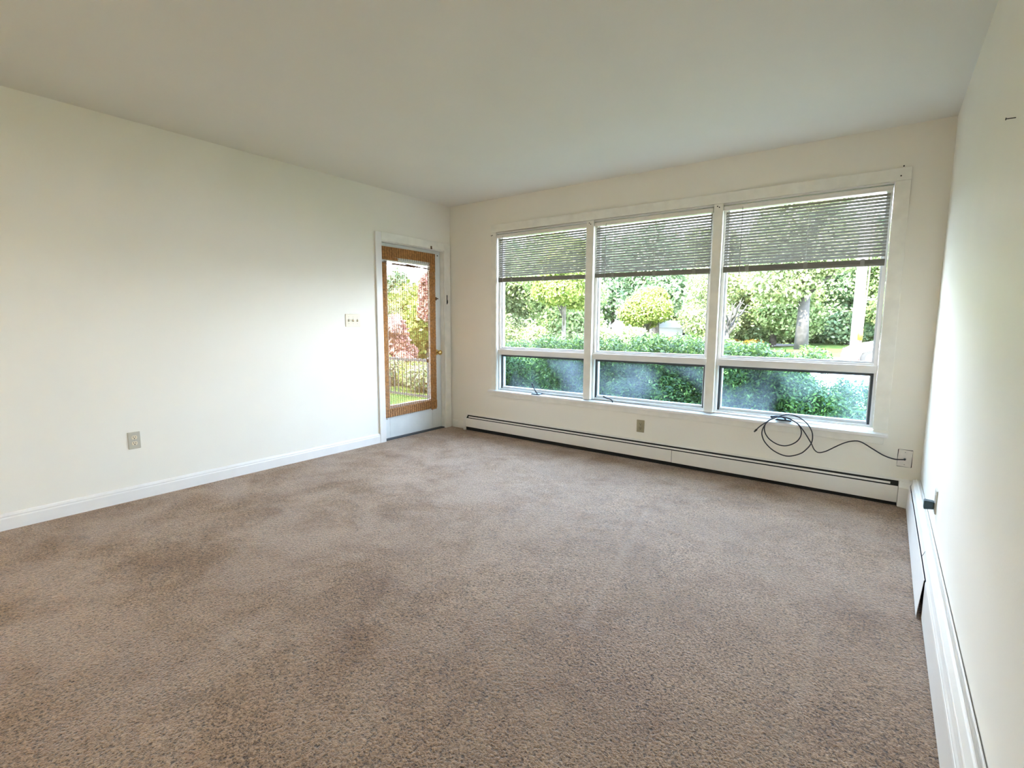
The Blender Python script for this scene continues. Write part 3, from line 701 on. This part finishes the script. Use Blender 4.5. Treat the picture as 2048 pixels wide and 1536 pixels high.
# ================================================================== outdoors
def gz(x, y):
    s_ = min(1, max(0, (1 - x) / 5)); s_ = s_ * s_ * (3 - 2 * s_); return -.2 - .3 * s_
g = MB(); xs = np.concatenate([np.linspace(-70, -12, 14), np.linspace(-10, 8, 24), np.linspace(10, 50, 10)]); ys = np.concatenate([np.linspace(-30, 0, 10), np.linspace(1, 40, 30), np.linspace(45, 90, 8)])
for y in ys:
    for x in xs:
        z = gz(x, y)
        if -.1 < x < W + .1 and YN < y < 0: z = -.3
        g.v.append((x, y, z - (.15 if (-.5 < x < 5 and -8 < y < .5) else 0)))
for j in range(len(ys) - 1):
    for i in range(len(xs) - 1):
        a = j * len(xs) + i; g.f.append((a, a + 1, a + len(xs) + 1, a + len(xs)))
o = g.build('lawn', 'lawn'); tag(o, 'mown sunlit grass lawn outside the windows', 'lawn', kind='stuff')
def flat(name, pts, mat, lift=.02, th=.08):
    n = len(pts); m = MB()
    m.add([(x, y, gz(x, y) + lift) for x, y in pts] + [(x, y, gz(x, y) + lift - th) for x, y in pts], [tuple(range(n)), tuple(range(2 * n - 1, n - 1, -1))] + [(i, (i + 1) % n, n + (i + 1) % n, n + i) for i in range(n)])
    return m.build(name, mat)
st(flat('driveway', [(2.2, 4.6), (30, 4.6), (30, 21), (1.8, 21), (1.6, 16), (2.6, 9)], 'concrete'), 'pale concrete driveway')
st(flat('road', [(-60, 36.8), (40, 36.8), (40, 39.5), (-60, 39.5)], 'asphalt', .03), 'pale road beyond the lawn')
st(MB().box(-1.75, -T - .02, -1.75, .9, 2.40, 2.52).build('added_porch_roof', 'siding'), 'added flat porch roof over the door, out of view, shading the glass')  # added to cut the daylight coming in at the door
st(MB().box(-3.6, -T - .02, -2.75, -1.75, -.38, 2.75).build('added_wall_wing', 'brick'), 'added brick wing beside the door, out of view, blocking light')  # added to keep door light off the left end of the far wall
st(MB().box(-T - .02, W + T + .02, YN - T - .3, T + .45, H + .25, H + .33).build('roof', 'roof_shingle'), 'roof slab with short eave')

RNG = np.random.default_rng(11)
def leaf_mesh(name, blobs, n, size, mat, parent=None, drop=0.0, aspect=.6, flatness=.35, shell=.55):
    """blobs: (cx,cy,cz, rx,ry,rz); n small rhombic leaves scattered through the outer shell of each"""
    bl = np.array(blobs, float); vol = (bl[:, 3] * bl[:, 4] * bl[:, 5]) ** (2 / 3); idx = RNG.choice(len(bl), n, p=vol / vol.sum())
    d = RNG.normal(size=(n, 3)); d /= np.linalg.norm(d, axis=1)[:, None]
    rad = (shell + (1 - shell) * RNG.random(n) ** .6)[:, None] * (1 + .07 * RNG.normal(size=(n, 1)))
    c = bl[idx, :3] + d * rad * bl[idx, 3:]
    nrm = d * .7 + RNG.normal(size=(n, 3)) * .7 + np.array([0, 0, flatness]); nrm /= np.linalg.norm(nrm, axis=1)[:, None]
    a = np.cross(nrm, RNG.normal(size=(n, 3))); a /= np.linalg.norm(a, axis=1)[:, None]; b_ = np.cross(nrm, a)
    s = (size * (.6 + .8 * RNG.random(n)))[:, None]
    v = np.stack([c - a * s, c + b_ * s * aspect + nrm * s * .12, c + a * s, c - b_ * s * aspect + nrm * s * .12], 1).reshape(-1, 3)
    me = bpy.data.meshes.new(name); o = bpy.data.objects.new(name, me)
    root = parent
    while root and root.parent: root = root.parent
    org = np.array(root.location) if root else np.array([bl[:, 0].mean(), bl[:, 1].mean(), (bl[:, 2] - bl[:, 5]).min()])
    if root: o.parent = parent
    else: o.location = org
    me.vertices.add(4 * n); me.vertices.foreach_set('co', (v - org).ravel())
    me.loops.add(4 * n); me.loops.foreach_set('vertex_index', np.arange(4 * n, dtype=np.int32))
    me.polygons.add(n); me.polygons.foreach_set('loop_start', np.arange(0, 4 * n, 4, dtype=np.int32)); me.polygons.foreach_set('loop_total', np.full(n, 4, dtype=np.int32))
    me.update(calc_edges=True); me.materials.append(MATS[mat]); COL.objects.link(o)
    return o

def tree(name, label, x, y, h, cr, trunk_r, mat, n, size, crown_lo=.3, seed=0, bark='bark', group=None, lean=0, nb=9, cat='tree', squash=1.0):
    r = random.Random(seed); z = gz(x, y)
    t = thing(name, label, cat, (x, y, z), group=group)
    m = MB(); top = (x + lean, y, z + h * .75)
    m.tube([(x, y, z - .1), (x, y, z + .15 * h), (x + lean * .5, y, z + .45 * h), top], [trunk_r * 1.25, trunk_r, trunk_r * .75, trunk_r * .25], 10)
    bl = []
    for i in range(nb):
        a = r.uniform(0, 6.28); q = r.uniform(.25, .8) * cr; zz = z + h * (crown_lo + (1 - crown_lo) * r.uniform(.12, .85))
        fall = 1 - .55 * max(0, (zz - z) / h - .55) / .45
        bx, by = x + lean * .6 + q * math.cos(a) * fall, y + q * math.sin(a) * fall; br = cr * r.uniform(.38, .58) * fall
        bl.append((bx, by, zz, br, br, br * .8 * squash))
        zs = z + h * r.uniform(.2, .5)
        m.tube([(x + lean * .3, y, zs), ((x + bx) / 2, (y + by) / 2, (zs + zz) / 2 + .1), (bx, by, zz)], [trunk_r * .45, trunk_r * .28, trunk_r * .1], 6)
    bl.append((x + lean * .7, y, z + h * (crown_lo + 1) / 2, cr * .6, cr * .6, h * (1 - crown_lo) * .45))
    m.build('trunk', bark, t, smooth=True)
    leaf_mesh('foliage', bl, n, size, mat, t)
    return t
G1 = 'wood edge beyond the lawn'
specs = [(-45, 50, 12, 6.5, 'leaf_green'), (-36, 48, 13, 6.5, 'leaf_deep'), (-28, 50, 12, 6, 'leaf_green'), (-21, 49, 12.5, 5.8, 'leaf_deep'), (-14.5, 51, 11.5, 5.5, 'leaf_green'),
         (-8.5, 50, 11, 5, 'leaf_pale'), (-3, 49, 10.5, 5, 'leaf_green'), (2.2, 50, 10, 4.8, 'leaf_pale'), (7.5, 49, 10, 5, 'leaf_green'), (14, 50, 11, 5.5, 'leaf_green')]
wood_lab = ['far left end tree of the wood edge beyond the lawn', 'dark tree second from the left in the wood edge', 'green tree left of the small yellow maple, far back', 'dark green tree behind the yellow maple',
            'green tree behind the white house wall', 'pale tree behind the small round-crowned tree', 'green tree behind the bare white-branched tree', 'pale tree just behind the thick oak trunk', 'green tree behind the utility pole and car', 'rightmost tree of the wood edge, past the car']
for i, (x, y, h, cr, mt) in enumerate(specs):
    tree('deciduous_tree', wood_lab[i], x, y, h, cr, .25, mt, 17000, .21, crown_lo=.05, seed=i, group=G1, nb=12)
# nearer row on the left where the wood comes forward
tree('deciduous_tree', 'bushy pale green tree filling the left side of the left window', -19.5, 24, 8.5, 4.2, .22, 'leaf_pale', 28500, .12, .03, 21, nb=14)
tree('deciduous_tree', 'light green tree with hanging branches behind the left window bay', -14.2, 25, 9, 3.2, .2, 'leaf_green', 24700, .12, .05, 22, bark='pale_bark', nb=12)
tree('yellow_maple', 'bright yellow-green maple seen through the left and middle bays', -10.6, 20.5, 6.6, 2.4, .13, 'leaf_yellow', 22800, .09, .40, 23, nb=11)
tree('round_tree', 'small round-crowned tree with a stout trunk in the middle window bay', -10.7, 33, 4.5, 2.1, .28, 'leaf_yellow', 17100, .10, .38, 24, nb=8)
tree('deciduous_tree', 'tall bluish green tree behind the small round-crowned tree', -12.6, 40, 11, 4.2, .3, 'leaf_deep', 12000, .2, .16, 25, nb=12)
tree('deciduous_tree', 'cream flowering green tree at the right edge of the middle bay', -6.6, 36, 9.5, 3.4, .25, 'leaf_pale', 28500, .12, .07, 26, nb=12)
tree('deciduous_tree', 'green tree left of the oak trunk in the right window bay', -2.6, 37, 9.5, 3.4, .2, 'leaf_green', 26600, .12, .05, 27, nb=12)
tree('deciduous_tree', 'dense dark green tree between the oak trunk and the utility pole', 1.9, 39, 9.5, 3.2, .2, 'leaf_deep', 26600, .13, .03, 28, nb=12)
tree('deciduous_tree', 'green tree behind the guy wire at the right edge of the right bay', 4.6, 36, 8.8, 2.8, .2, 'leaf_green', 22800, .12, .03, 29, nb=12)
tree('oak_tree', 'big oak with a thick grey-brown trunk standing on the lawn', .15, 29, 12, 3.4, .31, 'leaf_pale', 24000, .12, .22, 30, bark='pale_bark', nb=16)
# bare white-branched tree
t = thing('bare_tree', 'small bare tree with twisted whitish branches on the lawn', 'tree', (-3.5, 27, gz(-3.5, 27)))
r = random.Random(3); m = MB(); z = gz(-3.5, 27)
m.tube([(-3.5, 27, z - .05), (-3.46, 27, z + .9), (-3.42, 27, z + 1.7)], [.20, .15, .12], 8)
for i in range(16):
    a = r.uniform(0, 6.28); L = r.uniform(.9, 1.9); z0_ = z + r.uniform(1.0, 1.8)
    P = [(-3.45, 27, z0_)]
    for s_ in range(1, 6): P.append((-3.45 + math.cos(a) * L * s_ / 5 + r.uniform(-.12, .12), 27 + math.sin(a) * L * s_ / 5, z0_ + 1.6 * s_ / 5 * r.uniform(.6, 1.15)))
    m.tube(P, [.07, .055, .045, .035, .025, .015], 5)
m.build('branches', 'pale_bark', t)

# shrubs right outside: clipped yew hedge
hx = [(-1.3, .80, 0), (-.45, .92, 0), (.35, 1.00, 1), (1.15, 1.03, 2), (1.9, 1.04, 3), (2.55, 1.00, 4), (3.05, .93, 5), (3.62, .60, 6)]
hl_ = ['yew shrub at the far left end of the hedge, mostly past the window', 'yew shrub at the left edge of the left window bay', 'yew shrub in the hedge behind the left bay crank', 'yew shrub behind the left mullion', 'bright tipped yew shrub in the middle window bay', 'yew shrub behind the right mullion', 'yew shrub behind the left half of the right bay', 'low loose yew shrub at the right end of the hedge']
for i, (x, top, k_) in enumerate(hx):
    y = 1.95; z = gz(x, y); t = thing('yew_shrub', hl_[i], 'shrub', (x, y, z), group='yew hedge outside the windows')
    r = random.Random(40 + i); m = MB(); bl = []
    for q in range(18):
        a = r.uniform(0, 6.28); d_ = r.uniform(.05, .42); zz = z + (top - z) * r.uniform(.20, .82); bx, by = x + math.cos(a) * d_ * 1.0, y + math.sin(a) * d_ * 1.3
        br = r.uniform(.20, .30)
        br_z = min(br, (top - zz) * .95 + .05)
        bl.append((bx, by, zz, br, br * 1.1, br_z)); m.tube([(x, y, z - .05), ((x + bx) / 2, (y + by) / 2, (z + zz) / 2), (bx, by, zz)], [.022, .015, .006], 5)
    for q in range(14):
        a = r.uniform(-.45, .45); by = y + r.uniform(-.6, .6); hh = top - .14 + r.uniform(-.03, .05)
        bl.append((x + a, by, hh, .11, .13, .13))
    m.build('stems', 'bark', t)
    leaf_mesh('foliage', bl, 25000 if i < 7 else 14000, .022, 'leaf_yew', t, aspect=.38, shell=.25, flatness=.5)

# flower bed strip, small shrubs beyond the lawn
leaf_mesh('o', [(-24 + 1.2 * i + .3 * math.sin(i * 5), 35.6 + .4 * math.sin(i * 3), gz(-10, 36) + .25, .8, .6, .38) for i in range(18)], 7000, .10, 'leaf_orange').name = 'flower_bed'
tag(bpy.data.objects['flower_bed'], 'strip of orange and yellow flowers before the white house wall', 'flower bed', kind='stuff')
leaf_mesh('p', [(-16.5 + 1.5 * i, 23 + math.sin(i * 2.1), gz(-12, 22) + .5, 1.2, .8, 1.0) for i in range(7)], 16000, .10, 'leaf_pale').name = 'low_shrubs'
tag(bpy.data.objects['low_shrubs'], 'pale low shrubbery under the trees behind the left window bay', 'shrubs', kind='stuff')

leaf_mesh('q', [(-7.0 + 1.25 * i, 41.5 + .8 * math.sin(i * 1.7), gz(0, 41) + .9, 1.2, .9, 1.2 + .3 * math.sin(i * 2.9)) for i in range(14)], 26000, .12, 'leaf_green').name = 'undergrowth'
tag(bpy.data.objects['undergrowth'], 'leafy undergrowth at the foot of the wood edge behind the oak', 'undergrowth', kind='stuff')
leaf_mesh('q2', [(-38 + 1.5 * i, 41.5 + .8 * math.sin(i * 1.7), gz(-30, 41) + .9, 1.3, .9, 1.3) for i in range(13)], 22000, .12, 'leaf_pale').name = 'bramble_bank'
tag(bpy.data.objects['bramble_bank'], 'pale bramble bank at the foot of the wood left of the white house wall', 'bramble', kind='stuff')

# white house far off
t = thing('distant_house', 'white low house wall beyond the flower bed', 'house', (-13, 43.3, gz(-13, 43)))
z = gz(-19, 44)
MB().box(-17.8, -8.3, 42.0, 44.6, z, z + 1.35).build('wall', 'siding', t)
MB().prism([(41.8, z + 1.35), (43.3, z + 2.0), (44.8, z + 1.35)], -18, -8.1, 'x').build('roof', 'siding', t)
for x in (-16.2, -13.5, -10.8): MB().box(x, x + .5, 41.95, 42.0, z + .7, z + 1.15).build('window', 'car_glass', t)

# utility pole with guard and conduit
t = thing('utility_pole', 'pale wooden utility pole beside the parked white car', 'pole', (3.19, 16.45, gz(3.2, 16.45)))
z = gz(3.2, 16.45)
MB().tube([(3.18, 16.45, z - .1), (3.19, 16.45, z + 3), (3.21, 16.45, z + 9)], [.165, .15, .12], 16).build('shaft', 'pole_wood', t, smooth=True)
MB().tube([(3.30, 16.29, z + .88), (3.305, 16.29, z + 1.25)], .075, 10).build('reflector_guard', 'orange_plastic', t, smooth=True)
MB().tube([(3.31, 16.34, z + .1), (3.40, 16.39, z + 3), (3.44, 16.45, z + 8)], .022, 8).build('conduit', 'pink_pipe', t, smooth=True)
for zz in (.7, 2.2, 3.4): MB().box(3.2, 3.62, 16.43, 16.47, z + zz, z + zz + .05).build('bracket', 'chrome', t)

# parked white car, its nose to the left
def car():
    y0, y1 = 14.3, 15.95; x0 = 2.93; z = gz(4, 17)
    t = thing('parked_car', 'white car parked on the driveway at the right edge of the window', 'car', (x0 + 2.2, 15.1, z + .02))
    prof = [(0, .28), (-.02, .45), (.03, .62), (.20, .72), (.95, .88), (1.15, .93), (1.85, 1.38), (2.3, 1.46), (3.4, 1.44), (4.0, 1.10), (4.35, .98), (4.42, .6), (4.40, .30), (3.95, .24), (3.85, .50), (3.55, .60), (3.25, .50), (3.15, .24), (1.20, .24), (1.10, .50), (.80, .62), (.50, .50), (.40, .24)]
    n = len(prof); m = MB(); vs = []
    for k_, y in enumerate((y0, y0 + .12, y1 - .12, y1)):
        for px_, pz_ in prof:
            s_ = 0
            if pz_ > .95: s_ = .16 if k_ in (0,) else (-.16 if k_ == 3 else (.10 if k_ == 1 else -.10))
            vs.append((x0 + px_, y + s_ * (1 if True else 0), z + .02 + pz_ + (0 if k_ in (0, 3) else .015)))
    fs = []
    for k_ in range(3):
        fs += [(k_ * n + i, k_ * n + (i + 1) % n, (k_ + 1) * n + (i + 1) % n, (k_ + 1) * n + i) for i in range(n)]
    fs += [tuple(range(n - 1, -1, -1)), tuple(range(3 * n, 4 * n))]
    m.add(vs, fs).build('body', 'car_paint', t, bevel=.02)
    g_ = MB().prism([(x0 + 1.25, z + .98), (x0 + 1.88, z + 1.36), (x0 + 2.3, z + 1.42), (x0 + 3.35, z + 1.40), (x0 + 3.8, z + 1.10)], y0 + .09, y0 + .12, 'y')
    g_.build('side_windows', 'car_glass', t)
    for cx in (.80, 3.55):
        for yy, s_ in ((y0 + .01, 1), (y1 - .01, -1)):
            wv = MB().lathe([(0, .24), (.015, .33), (.17, .33), (.19, .28)], (x0 + cx, yy, z + .35), (0, s_, 0), 24).build('wheel', 'tyre', t, smooth=True)
            MB().lathe([(-.005, .06), (-.002, .19), (.02, .22)], (x0 + cx, yy, z + .35), (0, s_, 0), 20).build('hub_cap', 'chrome', wv)
    MB().box(x0 + .02, x0 + .30, y0 - .004, y0 + .10, z + .56, z + .68).build('headlamp', 'chrome', t, bevel=.02)
    MB().box(x0 + 1.25, x0 + 2.25, y0 - .002, y0 + .004, z + .32, z + .34).build('door_trim', 'tyre', t)
car()

# ------------------------------------------------------------------ garden seen through the door
t = thing('garden_railing', 'dark iron garden railing seen through the bamboo shade', 'railing', (-5, 3.6, gz(-5, 3.6)))
zb = -.5
MB().box(-9.5, -2.2, 3.57, 3.63, .325, .385).build('top_rail', 'iron', t); MB().box(-9.5, -2.2, 3.585, 3.615, -.47, -.42).build('bottom_rail', 'iron', t)
for i in range(5): 
    x = -9.4 + i * 1.78; MB().box(x - .03, x + .03, 3.57, 3.63, zb - .05, .42).build('post', 'iron', t)
for i in range(52):
    x = -9.3 + i * .137; MB().box(x - .008, x + .008, 3.592, 3.608, -.44, .34).build('baluster', 'iron', t)
tree('red_maple', 'red-leaved maple behind the railing, seen through the shade', -7.9, 5.95, 2.0, .72, .03, 'leaf_red', 6500, .07, .18, 51, nb=9)
tree('red_maple', 'taller purple-red maple at the right edge of the door glass', -9.2, 8.75, 3.6, .70, .03, 'leaf_red', 8000, .07, .45, 52, nb=8)
tree('evergreen_tree', 'dark evergreen with a pointed top seen high through the door glass', -16.5, 13.6, 4.6, 1.5, .12, 'leaf_deep', 9000, .12, .05, 53, nb=10)
tree('deciduous_tree', 'yellow-green tree behind the red maple seen through the door', -12.2, 10.6, 3.6, 2.0, .1, 'leaf_yellow', 9000, .10, .1, 54, nb=9)
tree('deciduous_tree', 'yellow-green leaning tree at the right of the door glass', -10.4, 9.7, 3.0, 1.3, .05, 'leaf_yellow', 8000, .09, .25, 55, nb=8, lean=.3)
for i, (x, y, r_, mt) in enumerate([(-6.9, 4.7, .62, 'leaf_pale'), (-5.9, 5.0, .55, 'leaf_yellow'), (-5.1, 4.5, .55, 'leaf_pale'), (-4.2, 4.9, .5, 'leaf_pale'), (-8.0, 5.2, .7, 'leaf_yellow')]):
    z = gz(x, y); t = thing('garden_shrub', ['pale shrub behind the railing, second from the left', 'yellow shrub in the middle behind the railing', 'pale shrub behind the railing, right of the yellow one', 'pale shrub at the right end behind the railing', 'yellow shrub at the left end behind the railing'][i], 'shrub', (x, y, z), group='shrubs behind the garden railing')
    MB().tube([(x, y, z - .02), (x + .03, y, z + r_)], [.03, .015], 6).build('stem', 'bark', t)
    leaf_mesh('foliage', [(x, y, z + r_ * .65, r_, r_, r_ * .6), (x + .2, y, z + r_ * .8, r_ * .6, r_ * .6, r_ * .4)], 4500, .045, mt, t, shell=.3)
